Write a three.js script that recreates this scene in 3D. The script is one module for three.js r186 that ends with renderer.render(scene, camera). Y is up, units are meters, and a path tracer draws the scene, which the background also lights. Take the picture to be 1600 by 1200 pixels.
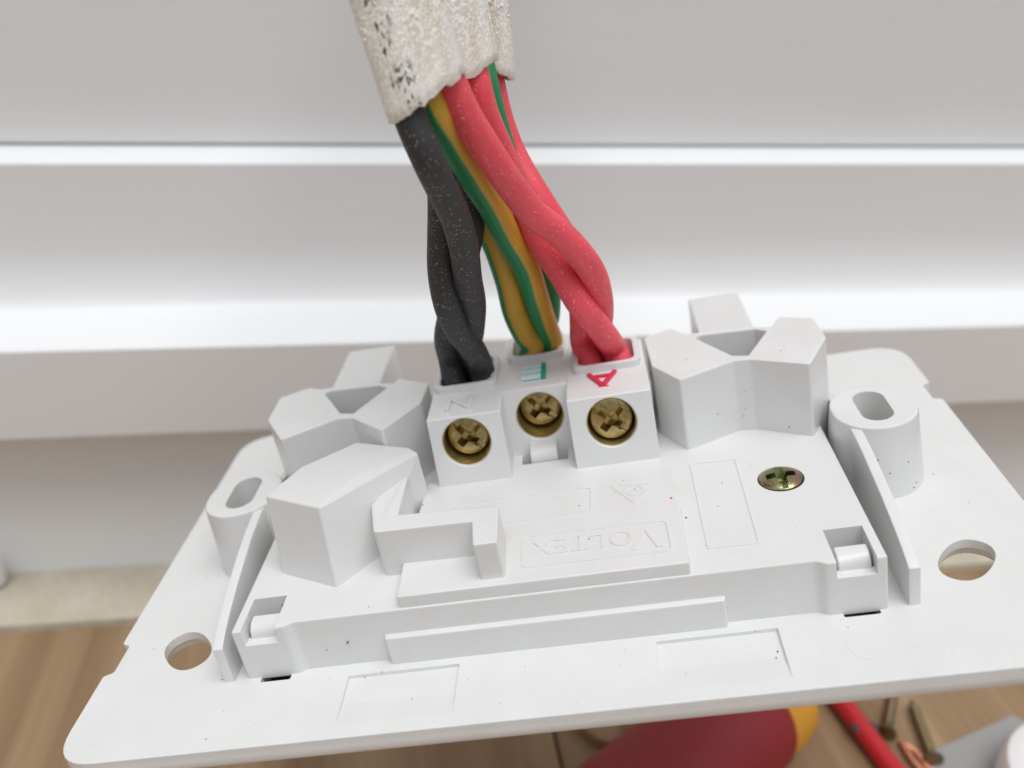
import * as THREE from 'three';
import { mergeGeometries } from 'three/addons/utils/BufferGeometryUtils.js';
import { ConvexGeometry } from 'three/addons/geometries/ConvexGeometry.js';
import { TextGeometry } from 'three/addons/geometries/TextGeometry.js';
import { FontLoader } from 'three/addons/loaders/FontLoader.js';
import { ImprovedNoise } from 'three/addons/math/ImprovedNoise.js';
import { Brush, Evaluator, SUBTRACTION } from 'three-bvh-csg';

// ------------------------------------------------------------------ camera
const scene = new THREE.Scene();
const V = (x, y, z) => new THREE.Vector3(x, y, z);
const F = 1480.65;                                   // focal length in photo pixels (1600 x 1200)
// plate (mm: x along the long edge, y towards the wall, z out of its back) -> camera (x right, y down, z forward)
const R0 = V(0.98188517, 0.04634983, -0.18372048), R1 = V(-0.14499679, -0.44037501, -0.88602809), R2 = V(-0.12197315, 0.89661672, -0.42567712);
const CP = V(70.4358, -73.9682, 73.9314);            // camera in plate millimetres
// world axes written in camera axes: wall runs along HX, the camera looks down by PITCH
const PITCH = 28 * Math.PI / 180;
const HX = V(0.9894, -0.0327, 0.1415).normalize();
const UP = V(0, -Math.cos(PITCH), -Math.sin(PITCH)); UP.addScaledVector(HX, -UP.dot(HX)).normalize();
const ZW = HX.clone().cross(UP);
const w = (v) => V(HX.dot(v), UP.dot(v), ZW.dot(v)); // camera vector -> world vector
const D = 0.207;                                       // distance from the camera to the wall's deepest face
const rayOf = (px, py) => w(V((px - 800) / F, (py - 600) / F, 1));
const foot = rayOf(0, 906);                          // where wall and floor meet at the photo's left edge
const CAM = V(0, (D - 0.0065) * foot.y / foot.z, 0);
const camera = new THREE.PerspectiveCamera(2 * Math.atan(600 / F) * 180 / Math.PI, 4 / 3, 0.005, 30);
camera.position.copy(CAM);
camera.quaternion.setFromRotationMatrix(new THREE.Matrix4().makeBasis(w(V(1, 0, 0)), w(V(0, -1, 0)), w(V(0, 0, -1))));
camera.focus = 0.113; camera.userData.fStop = 19;
scene.add(camera);

// ------------------------------------------------------------------ sky, sun, exposure
{
  const W = 64, H = 32, d = new Float32Array(W * H * 4);
  for (let j = 0; j < H; j++) for (let i = 0; i < W; i++) {
    const el = ((j + 0.5) / H - 0.5) * Math.PI, s = Math.sin(el);
    const L = el < 0 ? 0.1 : 0.16 + 0.5 * s;               // overcast sky, brighter overhead
    const k = (j * W + i) * 4;
    d[k] = L * 0.965; d[k + 1] = L; d[k + 2] = L * 1.09; d[k + 3] = 1;
  }
  const sky = new THREE.DataTexture(d, W, H, THREE.RGBAFormat, THREE.FloatType);
  sky.mapping = THREE.EquirectangularReflectionMapping; sky.magFilter = THREE.LinearFilter; sky.needsUpdate = true;
  scene.background = sky; scene.environment = sky;
}
const sun = new THREE.DirectionalLight(new THREE.Color(1, 0.995, 0.985), 1.35);
sun.position.set(0.06, 1.5, 0.26); sun.target.position.set(0, 0, -0.1);
sun.castShadow = true; sun.shadow.radius = 85; sun.shadow.mapSize.set(2048, 2048);
Object.assign(sun.shadow.camera, { left: -0.6, right: 0.6, top: 0.6, bottom: -0.6, near: 0.1, far: 4 });
scene.add(sun, sun.target);
const renderer = new THREE.WebGLRenderer({ antialias: true });
renderer.setSize(1024, 768);
renderer.toneMapping = THREE.LinearToneMapping; renderer.toneMappingExposure = 1.41;
renderer.shadowMap.enabled = true;

// ------------------------------------------------------------------ helpers
let seed = 7; const rnd = () => { seed = (seed * 1664525 + 1013904223) >>> 0; return seed / 4294967296; };
const noise = new ImprovedNoise();
const fbm = (x, y, z, o = 4) => { let a = 0, k = 0.5, s = 1; for (let i = 0; i < o; i++) { a += k * noise.noise(x * s, y * s, z * s + i * 7.3); s *= 2.03; k *= 0.5; } return a; };
const lin = (r, g, b) => new THREE.Color().setRGB(r, g, b);
// photo pixel -> world: at a depth (mm), on a height above the floor, on the outlet's z plane
const ray = (px, py) => w(V((px - 800) / F, (py - 600) / F, 1));
const pix = (px, py, depth) => CAM.clone().addScaledVector(ray(px, py), depth * 0.001);
const onFloor = (px, py, h = 0) => { const r = ray(px, py); return CAM.clone().addScaledVector(r, (h - CAM.y) / r.y); };
const plateBasis = new THREE.Matrix4().makeBasis(w(V(R0.x, R1.x, R2.x)), w(V(R0.y, R1.y, R2.y)), w(V(R0.z, R1.z, R2.z)));
const plateOrigin = CAM.clone().add(w(V(-R0.dot(CP), -R1.dot(CP), -R2.dot(CP))).multiplyScalar(0.001));
const plateMatrix = plateBasis.clone().setPosition(plateOrigin);
const onPlate = (x, y, z) => V(x * 0.001, y * 0.001, z * 0.001).applyMatrix4(plateMatrix);
const pixPlate = (px, py, z) => { const inv = plateMatrix.clone().invert(), a = CAM.clone().applyMatrix4(inv), b = pix(px, py, 100).applyMatrix4(inv).sub(a); return a.addScaledVector(b, (z * 0.001 - a.z) / b.z); };

const taken = {};
function numbered(name) { const n = taken[name] = (taken[name] ?? -1) + 1; return n ? `${name}_${String(n).padStart(3, '0')}` : name; }
function tag(o, label, category, group) { o.userData.label = label; o.userData.category = category; if (group) o.userData.group = group; return o; }
function shade(m) { m.castShadow = m.receiveShadow = true; return m; }
function boxUV(g) {                                    // uv in metres from the face direction
  if (g.index) g = g.toNonIndexed();
  const p = g.attributes.position, uv = new Float32Array(p.count * 2), a = V(), b = V(), c = V();
  for (let i = 0; i < p.count; i += 3) {
    a.fromBufferAttribute(p, i); b.fromBufferAttribute(p, i + 1); c.fromBufferAttribute(p, i + 2);
    const n = b.clone().sub(a).cross(c.clone().sub(a)), x = Math.abs(n.x), y = Math.abs(n.y), z = Math.abs(n.z);
    [a, b, c].forEach((q, k) => {
      const [u, v] = x > y && x > z ? [q.y, q.z] : y > z ? [q.x, q.z] : [q.x, q.y];
      uv[(i + k) * 2] = u; uv[(i + k) * 2 + 1] = v;
    });
  }
  g.setAttribute('uv', new THREE.BufferAttribute(uv, 2)); return g;
}
function creased(g, angle) {                            // normals smoothed within an angle, weighted by face area
  if (g.index) g = g.toNonIndexed();
  const p = g.attributes.position, n = p.count, fn = [], map = new Map(), keys = new Array(n), lim = Math.cos(angle);
  const a = V(), b = V(), c = V();
  for (let i = 0; i < n; i += 3) { a.fromBufferAttribute(p, i); b.fromBufferAttribute(p, i + 1); c.fromBufferAttribute(p, i + 2); const q = b.clone().sub(a).cross(c.clone().sub(a)), l = q.length(); fn.push([q.x / (l || 1), q.y / (l || 1), q.z / (l || 1), l]); }
  for (let i = 0; i < n; i++) { const k = `${Math.round(p.getX(i) * 2e6)},${Math.round(p.getY(i) * 2e6)},${Math.round(p.getZ(i) * 2e6)}`; keys[i] = k; let L = map.get(k); if (!L) map.set(k, L = []); L.push(Math.floor(i / 3)); }
  const out = new Float32Array(n * 3);
  for (let i = 0; i < n; i++) {
    const f = fn[Math.floor(i / 3)]; let x = 0, y = 0, z = 0;
    for (const j of map.get(keys[i])) { const h = fn[j]; if (h[0] * f[0] + h[1] * f[1] + h[2] * f[2] >= lim) { x += h[0] * h[3]; y += h[1] * h[3]; z += h[2] * h[3]; } }
    const l = Math.hypot(x, y, z); if (l > 0) { out[i * 3] = x / l; out[i * 3 + 1] = y / l; out[i * 3 + 2] = z / l; } else { out[i * 3] = f[0]; out[i * 3 + 1] = f[1]; out[i * 3 + 2] = f[2]; }
  }
  g.setAttribute('normal', new THREE.BufferAttribute(out, 3)); return g;
}
const clean = (g) => { if (g.index) g = g.toNonIndexed(); for (const k of Object.keys(g.attributes)) if (!['position', 'normal', 'uv'].includes(k)) g.deleteAttribute(k); g.clearGroups(); return g; };
const merge = (list) => mergeGeometries(list.map((g) => { g = clean(g); if (!g.attributes.uv) g.setAttribute('uv', new THREE.BufferAttribute(new Float32Array(g.attributes.position.count * 2), 2)); return g; }));
// a part given in millimetres, added in metres
function part(name, geos, mat, parent, { angle = 35, label, kind } = {}) {
  let g = merge([].concat(geos)).scale(0.001, 0.001, 0.001);
  g = boxUV(angle ? creased(g, angle * Math.PI / 180) : g);
  const m = shade(new THREE.Mesh(g, mat)); m.name = name;
  if (label) m.userData.label = label; if (kind) m.userData.kind = kind;
  parent.add(m); return m;
}
function rounded(pts, r = 0) {                          // closed outline; a point's own radius may be its third entry
  const s = new THREE.Path(), n = pts.length;
  for (let i = 0; i < n; i++) {
    const a = pts[(i + n - 1) % n], b = pts[i], c = pts[(i + 1) % n], q = b[2] ?? r;
    const B = new THREE.Vector2(b[0], b[1]), u = new THREE.Vector2(a[0] - b[0], a[1] - b[1]), v = new THREE.Vector2(c[0] - b[0], c[1] - b[1]);
    const k = Math.min(q, u.length() * 0.45, v.length() * 0.45);
    const p = B.clone().addScaledVector(u.normalize(), k), e = B.clone().addScaledVector(v.normalize(), k);
    if (!i) s.moveTo(p.x, p.y); else s.lineTo(p.x, p.y);
    if (k > 0) s.quadraticCurveTo(B.x, B.y, e.x, e.y);
  }
  return s.getPoints(q4);
}
const q4 = 8;
const shape = (pts, r, holes = []) => { const s = new THREE.Shape(rounded(pts, r)); for (const h of holes) s.holes.push(new THREE.Path(h)); return s; };
const ring = (cx, cy, rx, ry, n = 40) => Array.from({ length: n }, (_, i) => new THREE.Vector2(cx + rx * Math.cos(i / n * 2 * Math.PI), cy + ry * Math.sin(i / n * 2 * Math.PI)));
const obround = (cx, cy, r, half, n = 14) => { const o = []; for (let i = 0; i <= n; i++) o.push(new THREE.Vector2(cx + r * Math.cos(i / n * Math.PI), cy + half + r * Math.sin(i / n * Math.PI))); for (let i = 0; i <= n; i++) o.push(new THREE.Vector2(cx - r * Math.cos(i / n * Math.PI), cy - half - r * Math.sin(i / n * Math.PI))); return o; };
// extrude along z from z0 to z1, edges rounded by b at the top (the lower bevel is sunk below z0 when sink is set)
function extr(s, z0, z1, b = 0.3, sink = true) {
  const lo = sink ? z0 - b : z0;
  const g = new THREE.ExtrudeGeometry(s, { depth: z1 - lo - 2 * b, bevelEnabled: b > 0, bevelThickness: b, bevelSize: b, bevelOffset: -b, bevelSegments: 2, curveSegments: 6 });
  return g.translate(0, 0, lo + b);
}
const mirrorZ = (g) => { g = clean(g).scale(1, 1, -1); for (const k of Object.keys(g.attributes)) { const at = g.attributes[k], n = at.itemSize, a = at.array; for (let i = 0; i < at.count; i += 3) for (let q = 0; q < n; q++) { const t = a[i * n + q]; a[i * n + q] = a[(i + 1) * n + q]; a[(i + 1) * n + q] = t; } } return g; };
const box = (x0, x1, y0, y1, z0, z1) => new THREE.BoxGeometry(x1 - x0, y1 - y0, z1 - z0).translate((x0 + x1) / 2, (y0 + y1) / 2, (z0 + z1) / 2);
const rect = (x0, x1, y0, y1) => [[x0, y0], [x1, y0], [x1, y1], [x0, y1]];
const rbox = (x0, x1, y0, y1, z0, z1, r = 0.4, b = 0.3) => extr(shape(rect(x0, x1, y0, y1), r), z0, z1, b);
const ev = new Evaluator(); ev.attributes = ['position', 'normal', 'uv'];
function cut(g, ...tools) {
  const prep = (x) => { x = clean(x); const b = new Brush(x); b.updateMatrixWorld(); return b; };
  let a = prep(g); for (const t of tools) { a = ev.evaluate(a, prep(t), SUBTRACTION); a.updateMatrixWorld(); }
  return a.geometry;
}
function hull(points, r) {                              // convex block with rounded edges
  const ico = new THREE.IcosahedronGeometry(r, 1).attributes.position, out = [];
  for (const [x, y, z] of points) for (let i = 0; i < ico.count; i++) out.push(V(x + ico.getX(i), y + ico.getY(i), z + ico.getZ(i)));
  return new ConvexGeometry(out);
}
function texture(W, H, f, { srgb = true, repeat = [1, 1] } = {}) {
  const d = new Uint8Array(W * H * 4);
  for (let j = 0; j < H; j++) for (let i = 0; i < W; i++) { const c = f(i / W, j / H, i, j), k = (j * W + i) * 4; for (let q = 0; q < 3; q++) d[k + q] = Math.max(0, Math.min(255, 255 * (c.length ? c[q] : c))); d[k + 3] = 255; }
  const t = new THREE.DataTexture(d, W, H); if (srgb) t.colorSpace = THREE.SRGBColorSpace;
  t.wrapS = t.wrapT = THREE.RepeatWrapping; t.magFilter = THREE.LinearFilter; t.minFilter = THREE.LinearMipmapLinearFilter; t.generateMipmaps = true;
  t.repeat.set(...repeat); t.needsUpdate = true; return t;
}
const tile = (x, y, f) => {                             // seamless blend of a noise function over the unit square
  const a = f(x, y), b = f(x - 1, y), c = f(x, y - 1), d = f(x - 1, y - 1);
  return a * (1 - x) * (1 - y) + b * x * (1 - y) + c * (1 - x) * y + d * x * y;
};

// ------------------------------------------------------------------ materials
const M = {};
const plasticBump = texture(256, 256, (x, y) => 0.5 + 0.5 * tile(x, y, (a, b) => fbm(a * 46, b * 46, 3, 3)), { srgb: false, repeat: [50, 50] });
const plasticTone = texture(256, 256, (x, y) => { const t = tile(x, y, (a, b) => fbm(a * 7, b * 7, 9, 4)); return [0.885 + 0.03 * t, 0.885 + 0.03 * t, 0.876 + 0.04 * t]; }, { repeat: [22, 22] });
M.plastic = new THREE.MeshPhysicalMaterial({ map: plasticTone, roughness: 0.27, bumpMap: plasticBump, bumpScale: 0.000012, specularIntensity: 0.9 });
M.slotShade = new THREE.MeshStandardMaterial({ color: lin(0.13, 0.1, 0.085), roughness: 0.6 });  // shade inside the plate slots, given as a dark brown colour
M.speck = new THREE.MeshStandardMaterial({ color: lin(0.07, 0.06, 0.06), roughness: 0.9 });
M.redInk = new THREE.MeshStandardMaterial({ color: lin(0.72, 0.035, 0.09), roughness: 0.5 });
M.greenInk = new THREE.MeshStandardMaterial({ color: lin(0.01, 0.33, 0.26), roughness: 0.5 });
M.paleInk = new THREE.MeshStandardMaterial({ color: lin(0.62, 0.82, 0.79), roughness: 0.45 });
const brassTone = texture(128, 128, (x, y) => { const t = tile(x, y, (a, b) => fbm(a * 9, b * 9, 1, 4)); return [0.74 + 0.3 * t, 0.665 + 0.28 * t, 0.46 + 0.24 * t]; }, { repeat: [130, 130] });
M.brass = new THREE.MeshPhysicalMaterial({ map: brassTone, metalness: 1, roughness: 0.24, bumpMap: plasticBump, bumpScale: 0.00003 });
M.lining = new THREE.MeshPhysicalMaterial({ map: brassTone, metalness: 1, roughness: 0.45 });
const filmTone = texture(128, 128, (x, y) => { const t = tile(x, y, (a, b) => fbm(a * 4, b * 4, 5, 2)) * 2.2 + x - 0.5; const k = Math.max(0, Math.min(1, t + 0.5)); return [0.68 - 0.1 * k, 0.55 + 0.08 * k, 0.47 - 0.02 * k]; }, { repeat: [170, 170] });
M.zinc = new THREE.MeshPhysicalMaterial({ map: filmTone, metalness: 1, roughness: 0.22 });
M.screwSteel = new THREE.MeshPhysicalMaterial({ color: lin(0.26, 0.21, 0.12), metalness: 1, roughness: 0.42 });

// painted boards: long faint brush strokes
const brush = (x, y) => tile(x, y, (a, b) => 0.6 * fbm(a * 5, b * 90, 2, 3) + 0.4 * fbm(a * 2, b * 24, 8, 3));
M.board = new THREE.MeshPhysicalMaterial({
  map: texture(512, 512, (x, y) => { const t = brush(x, y), u = tile(x, y, (a, b) => fbm(a * 4, b * 4, 30, 3)); return [0.935 + 0.016 * t + 0.014 * u, 0.94 + 0.016 * t + 0.014 * u, 0.938 + 0.016 * t + 0.02 * u]; }, { repeat: [6, 12] }),
  bumpMap: texture(512, 512, (x, y) => 0.5 + 0.6 * brush(x, y), { srgb: false, repeat: [6, 12] }), bumpScale: 0.00009, roughness: 0.4,
});
const grain = (x, y, s) => {
  const wob = 0.05 * fbm(x * 3, y * 1.2, s, 3);
  const rings = fbm((x + wob) * 16, y * 0.7, s + 3, 3), fine = fbm((x + wob) * 110, y * 4, s + 6, 3), pore = fbm(x * 260, y * 14, s + 9, 2);
  return [rings, fine, pore];
};
const woodMaps = [0, 1, 2].map((s) => texture(512, 1024, (x, y) => {
  const [r, f, p] = grain(x, y, s * 21.7 + 2), t = 1.1 * r + 0.45 * f - 0.35 * Math.max(0, p);
  return [0.595 + 0.17 * t, 0.49 + 0.17 * t, 0.37 + 0.16 * t];
}, { repeat: [5, 1.6] }));
const woodBump = texture(512, 512, (x, y) => 0.5 + 0.4 * tile(x, y, (a, b) => fbm(a * 150, b * 9, 4, 3)), { srgb: false, repeat: [5, 3] });
M.wood = woodMaps.map((map) => new THREE.MeshPhysicalMaterial({ map, bumpMap: woodBump, bumpScale: 0.00015, roughness: 0.5 }));
M.strip = new THREE.MeshStandardMaterial({
  map: texture(512, 256, (x, y) => { const t = tile(x, y, (a, b) => fbm(a * 14, b * 7, 12, 5)), g = tile(x, y, (a, b) => fbm(a * 120, b * 60, 15, 2)); return [0.77 + 0.16 * t + 0.1 * g, 0.735 + 0.16 * t + 0.1 * g, 0.66 + 0.17 * t + 0.1 * g]; }, { repeat: [5, 10] }),
  bumpMap: texture(256, 256, (x, y) => 0.5 + 0.5 * tile(x, y, (a, b) => fbm(a * 40, b * 40, 17, 3)), { srgb: false, repeat: [12, 12] }), bumpScale: 0.0006, roughness: 0.95,
});
M.white = new THREE.MeshPhysicalMaterial({ color: lin(0.8, 0.8, 0.79), roughness: 0.3 });
M.grey = new THREE.MeshStandardMaterial({ color: lin(0.33, 0.32, 0.32), roughness: 0.7 });
M.dark = new THREE.MeshStandardMaterial({ color: lin(0.03, 0.035, 0.04), roughness: 0.6 });
M.handleRed = new THREE.MeshPhysicalMaterial({ color: lin(0.3, 0.02, 0.025), roughness: 0.55 });
M.handleYellow = new THREE.MeshPhysicalMaterial({ color: lin(0.75, 0.36, 0.03), roughness: 0.42 });
M.shaftRed = new THREE.MeshPhysicalMaterial({ color: lin(0.55, 0.02, 0.03), roughness: 0.35 });
M.copper = new THREE.MeshPhysicalMaterial({ color: lin(0.8, 0.36, 0.24), metalness: 0.8, roughness: 0.35 });
M.shaving = new THREE.MeshStandardMaterial({ map: woodMaps[1], color: lin(1, 0.95, 0.88), roughness: 0.8, side: THREE.DoubleSide });

// ------------------------------------------------------------------ the setting
// profile of the boarded wall: (distance from the camera, pixel row at the photo's left edge) -> (z, y)
const rowAt = (py, d) => { const r = ray(0, py), s = d / -r.z; return [-d, CAM.y + r.y * s]; };
const wall = new THREE.Group(); wall.name = 'boarded_wall'; scene.add(wall);
tag(wall, 'white painted wall of horizontal boards with bright upper ledges', 'wall');
function board(outline) {                               // outline of (z, y), front face first, in metres
  const s = new THREE.Shape(outline.map(([z, y]) => new THREE.Vector2(z, y)));
  const g = new THREE.ExtrudeGeometry(s, { depth: 3, bevelEnabled: false, curveSegments: 10 });
  g.rotateY(Math.PI / 2).translate(-1.5, 0, 0);         // (z, y, along) -> (along, y, -z)
  g.applyMatrix4(new THREE.Matrix4().makeScale(1, 1, -1));
  const ix = g.index; if (ix) { const a = ix.array; for (let i = 0; i < a.length; i += 3) { const t = a[i]; a[i] = a[i + 1]; a[i + 1] = t; } }
  else { for (const k of ['position', 'normal', 'uv']) { const at = g.attributes[k], n = at.itemSize, a = at.array; for (let i = 0; i < at.count; i += 3) for (let q = 0; q < n; q++) { const t = a[i * n + q]; a[i * n + q] = a[(i + 1) * n + q]; a[(i + 1) * n + q] = t; } } }
  const m = shade(new THREE.Mesh(boxUV(creased(clean(g), 0.6)), M.board)); m.name = 'board'; wall.add(m); return m;
}
const arc = (z0, y0, z1, y1, n = 8) => Array.from({ length: n + 1 }, (_, i) => { const t = i / n * Math.PI / 2; return [z0 + (z1 - z0) * Math.sin(t), y0 + (y1 - y0) * (1 - Math.cos(t))]; });
{
  const back = -D - 0.02;
  const [, yA] = rowAt(224, D), [, yA2] = rowAt(251, D - 0.0058);
  const d2 = D - 0.0062;
  // lower board: shaded face under the overhang, down to the floor
  const d3 = D - 0.0205;                                // front of the projecting board
  const [, yE] = rowAt(690, d3), [, yD] = rowAt(546, d3), [, yC] = rowAt(494, d3 - -0.0095), [, yB] = rowAt(385, d2);
  board([[back, 0.0015], [-d3 - 0.014, 0.0015], [-d3 - 0.014, yE - 0.0004], [back, yE - 0.0004]]);
  // projecting board with a cove rising from its ledge
  board([[back, yE], [-d3 - 0.0004, yE], [-d3, yE + 0.0006], [-d3, yD - 0.0008], [-d3 - 0.0006, yD],
    [-d3 - 0.0095, yC], ...arc(-d3 - 0.0095, yC, -d2, yB).slice(1).map(([z, y], i, L) => [z, y]), [-d2, yA2 - 0.0006], [-d2 - 0.0008, yA2], [-D - 0.0002, yA - 0.0005], [back, yA - 0.0005]]);
  // boards above
  let y0 = yA;
  for (let k = 0; k < 22; k++) {
    const h = k ? 0.125 : 0.09;
    board([[back, y0], [-D - 0.0005, y0], [-D, y0 + 0.0008], [-D, y0 + h - 0.004], [-D - 0.003, y0 + h - 0.0006], [back, y0 + h - 0.0006]]);
    y0 += h;
  }
  wall.userData.top = undefined; delete wall.userData.top;
}
// dusty strip along the foot of the wall
const zWallFoot = -(D - 0.0065);
const stripEdge = onFloor(0, 974, 0.003).z;
{
  const g = new THREE.BoxGeometry(3, 0.003, Math.abs(zWallFoot - 0.012 - stripEdge), 200, 1, 8);
  const p = g.attributes.position;
  for (let i = 0; i < p.count; i++) if (p.getY(i) > 0) { const n = fbm(p.getX(i) * 60, p.getZ(i) * 60, 2, 3); p.setY(i, p.getY(i) + 0.0006 * n); if (p.getZ(i) > 0.005) p.setZ(i, p.getZ(i) + 0.0012 * fbm(p.getX(i) * 90, 3, 5, 3)); }
  g.translate(0, 0.0005, (zWallFoot - 0.012 + stripEdge) / 2);
  g.computeVertexNormals();
  const m = shade(new THREE.Mesh(boxUV(g), M.strip)); m.name = 'floor_edging'; scene.add(m);
  tag(m, 'dusty beige strip of edging along the foot of the boarded wall', 'edging');
}
// timber floor: long boards running away from the wall
const floor = new THREE.Group(); floor.name = 'floor'; floor.userData = { kind: 'structure', label: 'brown timber floor boards below the outlet' }; scene.add(floor);
{
  const joint = onFloor(868, 1150).x, W = 0.19, zb = -0.2, zf = 2.4;
  for (let k = -6; k < 7; k++) {
    const x0 = joint + k * W;
    const s = new THREE.Shape([[x0 + 0.0003, -zf], [x0 + W - 0.0003, -zf], [x0 + W - 0.0003, -zb], [x0 + 0.0003, -zb]].map(([x, y]) => new THREE.Vector2(x, y)));
    const g = new THREE.ExtrudeGeometry(s, { depth: 0.012, bevelEnabled: true, bevelSize: 0.0005, bevelThickness: 0.0005, bevelOffset: -0.0005, bevelSegments: 1 });
    g.rotateX(-Math.PI / 2).translate(0, -0.0125, 0);
    const m = shade(new THREE.Mesh(boxUV(clean(g)), M.wood[(k + 9) % 3])); m.name = 'floor_board'; floor.add(m);
    const uv = m.geometry.attributes.uv; for (let i = 0; i < uv.count; i++) uv.setXY(i, uv.getX(i) + k * 0.37, uv.getY(i) + k * 0.71);
  }
  const sub = shade(new THREE.Mesh(new THREE.BoxGeometry(3.4, 0.02, 2.8).translate(0, -0.0235, 1.1), M.dark)); sub.name = 'underlay'; floor.add(sub);
}

// ------------------------------------------------------------------ the outlet
const outlet = new THREE.Group(); outlet.name = 'power_outlet'; scene.add(outlet);
outlet.position.copy(plateOrigin); outlet.quaternion.setFromRotationMatrix(plateBasis);
tag(outlet, 'white plastic twin power outlet seen from behind with brass terminal screws', 'outlet');
const P = M.plastic;
{ // mounting plate
  const out = (r) => [[0, 0, 5.5], [116, 0, 5.5], [116, 54.9, 0.3], [114.8, 55.4, 0.3], [114.8, 59.9, 0.3], [116, 60.4, 0.5], [116, 75, 6], [0, 75, 6], [0, 20.3, 0.5], [1.2, 19.8, 0.3], [1.2, 14.9, 0.3], [0, 14.4, 0.3]].map(([x, y, q]) => [x + (x < 58 ? r : -r), y + (y < 37 ? (y < 1 ? r : 0) : (y > 74 ? -r : 0)), q]);
  const flat = (cx, cy, s, R, f) => {                   // round hole with two flats
    const t = new THREE.Vector2(0.64 * s, 0.77).normalize(), n = new THREE.Vector2(-t.y, t.x), o = [];
    for (let i = 0; i < 48; i++) { const a = i / 48 * Math.PI * 2, c = Math.cos(a), e = Math.sin(a); o.push(new THREE.Vector2(cx, cy).addScaledVector(t, R * Math.sign(c) * Math.abs(c) ** 0.86).addScaledVector(n, f * Math.sign(e) * Math.abs(e) ** 0.86)); }
    return o;
  };
  const holes = (g) => [flat(10.2, 17.5, -1, 3.95 + g, 2.7 + g), flat(105.6, 17.4, 1, 3.95 + g, 2.7 + g), obround(14.7, 37.6, 2 + g, 2), obround(101.1, 37.6, 2 + g, 2),
    rounded(rect(22.1, 25.8, 10.15, 14), 0.2), rounded(rect(90, 93.9, 10.05, 14), 0.2)];
  let top = extr(shape(out(0), 0.3, holes(0)), -1.2, 0, 0.12);
  const wedge = (x0, x1) => { const s = new THREE.Shape([[9.5, 0.3], [9.45, -0.95], [1.9, -0.02], [1.9, 0.3]].map(([a, b]) => new THREE.Vector2(a, b))); return new THREE.ExtrudeGeometry(s, { depth: x1 - x0, bevelEnabled: false }).applyMatrix4(new THREE.Matrix4().makeBasis(V(0, 1, 0), V(0, 0, 1), V(1, 0, 0))).translate(x0, 0, 0); };
  top = cut(top, wedge(33.2, 46.5), wedge(69.2, 82.6));
  const low = mirrorZ(extr(shape(out(0), 0.3, holes(0.4)), 1.2, 2.7, 0.75));
  part('mounting_plate', [top, low], P, outlet, { angle: 30 });
  for (const x of [20.5, 88.5]) part('slot_shade_box', box(x, x + 7, 9, 16, -5, -2.9), M.slotShade, outlet);  // dark boxes added below the slots to stand in for their shade
  for (const [x, y] of [[24.1, 6], [91.5, 5.6]]) part('moulding_mark', extr(new THREE.Shape(ring(x, y, 2.5, 2.5)), -0.1, 0.03, 0, false), P, outlet);
}
// housing body with its three-step front and two latch pockets
let body = extr(shape([[20.4, 10.9], [26.8, 10.9], [27.8, 11.5], [87.5, 11.3], [88.4, 10.6], [94.9, 10.6], [94.9, 60], [20.4, 60]], 0.35), -0.05, 7.1, 0.3);
body = cut(body, box(21.6, 25.8, 9, 16.8, 4.9, 9), box(89.5, 93.8, 9, 16.6, 4.9, 9), box(21.6, 25.8, 12.4, 16.8, 1, 5), box(89.5, 93.8, 12, 16.6, 1, 5), new THREE.CylinderGeometry(2.85, 2.85, 4, 40).rotateX(Math.PI / 2).translate(87.2, 28.2, 7.3), box(54.4, 60.8, 37.4, 41, 3, 9.5));
const housing = part('housing', body, P, outlet, { angle: 28 });
part('skirt_strip', extr(shape([[38.3, 10.6], [77.3, 10.5], [77.9, 13], [37.6, 13]], 0.3), -0.02, 3.8, 0.3), P, outlet);
for (const [x0, x1, y] of [[22.1, 25.4, 12.1], [90.1, 93.4, 11.8]]) {
  const s = new THREE.Shape([[0, 0], [0, 5.2], [0.35, 6.0], [1.1, 6.45], [2.2, 6.5], [2.2, 0]].map(([a, b]) => new THREE.Vector2(a + y, b)));
  part('latch_tab', new THREE.ExtrudeGeometry(s, { depth: x1 - x0, bevelEnabled: true, bevelSize: 0.12, bevelThickness: 0.12, bevelOffset: -0.12, bevelSegments: 1 }).applyMatrix4(new THREE.Matrix4().makeBasis(V(0, 1, 0), V(0, 0, 1), V(1, 0, 0))).translate(x0, 0, 0), P, outlet, { angle: 40 });
}
// raised label panel with embossed frames and lettering
let panelG = extr(shape([[40.7, 11.75], [74.05, 11.6], [74.4, 27.9, 0.6], [73.1, 34.2, 0.6], [72.9, 43], [43.2, 43], [43.2, 36.2], [41.2, 36], [40.5, 17.4]], 0.3), 6.8, 8.7, 0.25);
panelG = cut(panelG, box(54.4, 60.8, 37.4, 41, 5, 9.5));
const panel = part('label_panel', panelG, P, outlet, { angle: 28 });
const font = await new FontLoader().loadAsync('fonts/droid/droid_sans_regular.typeface.json');
const fontBold = await new FontLoader().loadAsync('fonts/droid/droid_sans_bold.typeface.json');
function frame(name, pts, z, parent, wd = 0.3, r = 0.8) {
  const cx = pts.reduce((a, p) => a + p[0], 0) / pts.length, cy = pts.reduce((a, p) => a + p[1], 0) / pts.length;
  const inner = pts.map(([x, y]) => { const dx = x - cx, dy = y - cy; return [x - Math.sign(dx) * wd, y - Math.sign(dy) * wd]; });
  return part(name, extr(shape(pts, r, [rounded(inner, r * 0.8).reverse()]), z - 0.05, z + 0.12, 0.06), P, parent);
}
frame('embossed_frame', [[45.8, 23.8], [63.7, 23.7], [63.8, 29.6], [45.8, 29.9]], 8.7, panel);
frame('embossed_frame', [[55.1, 14.2], [72.6, 14.0], [72.5, 20.2], [55, 20.5]], 8.7, panel);
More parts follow.
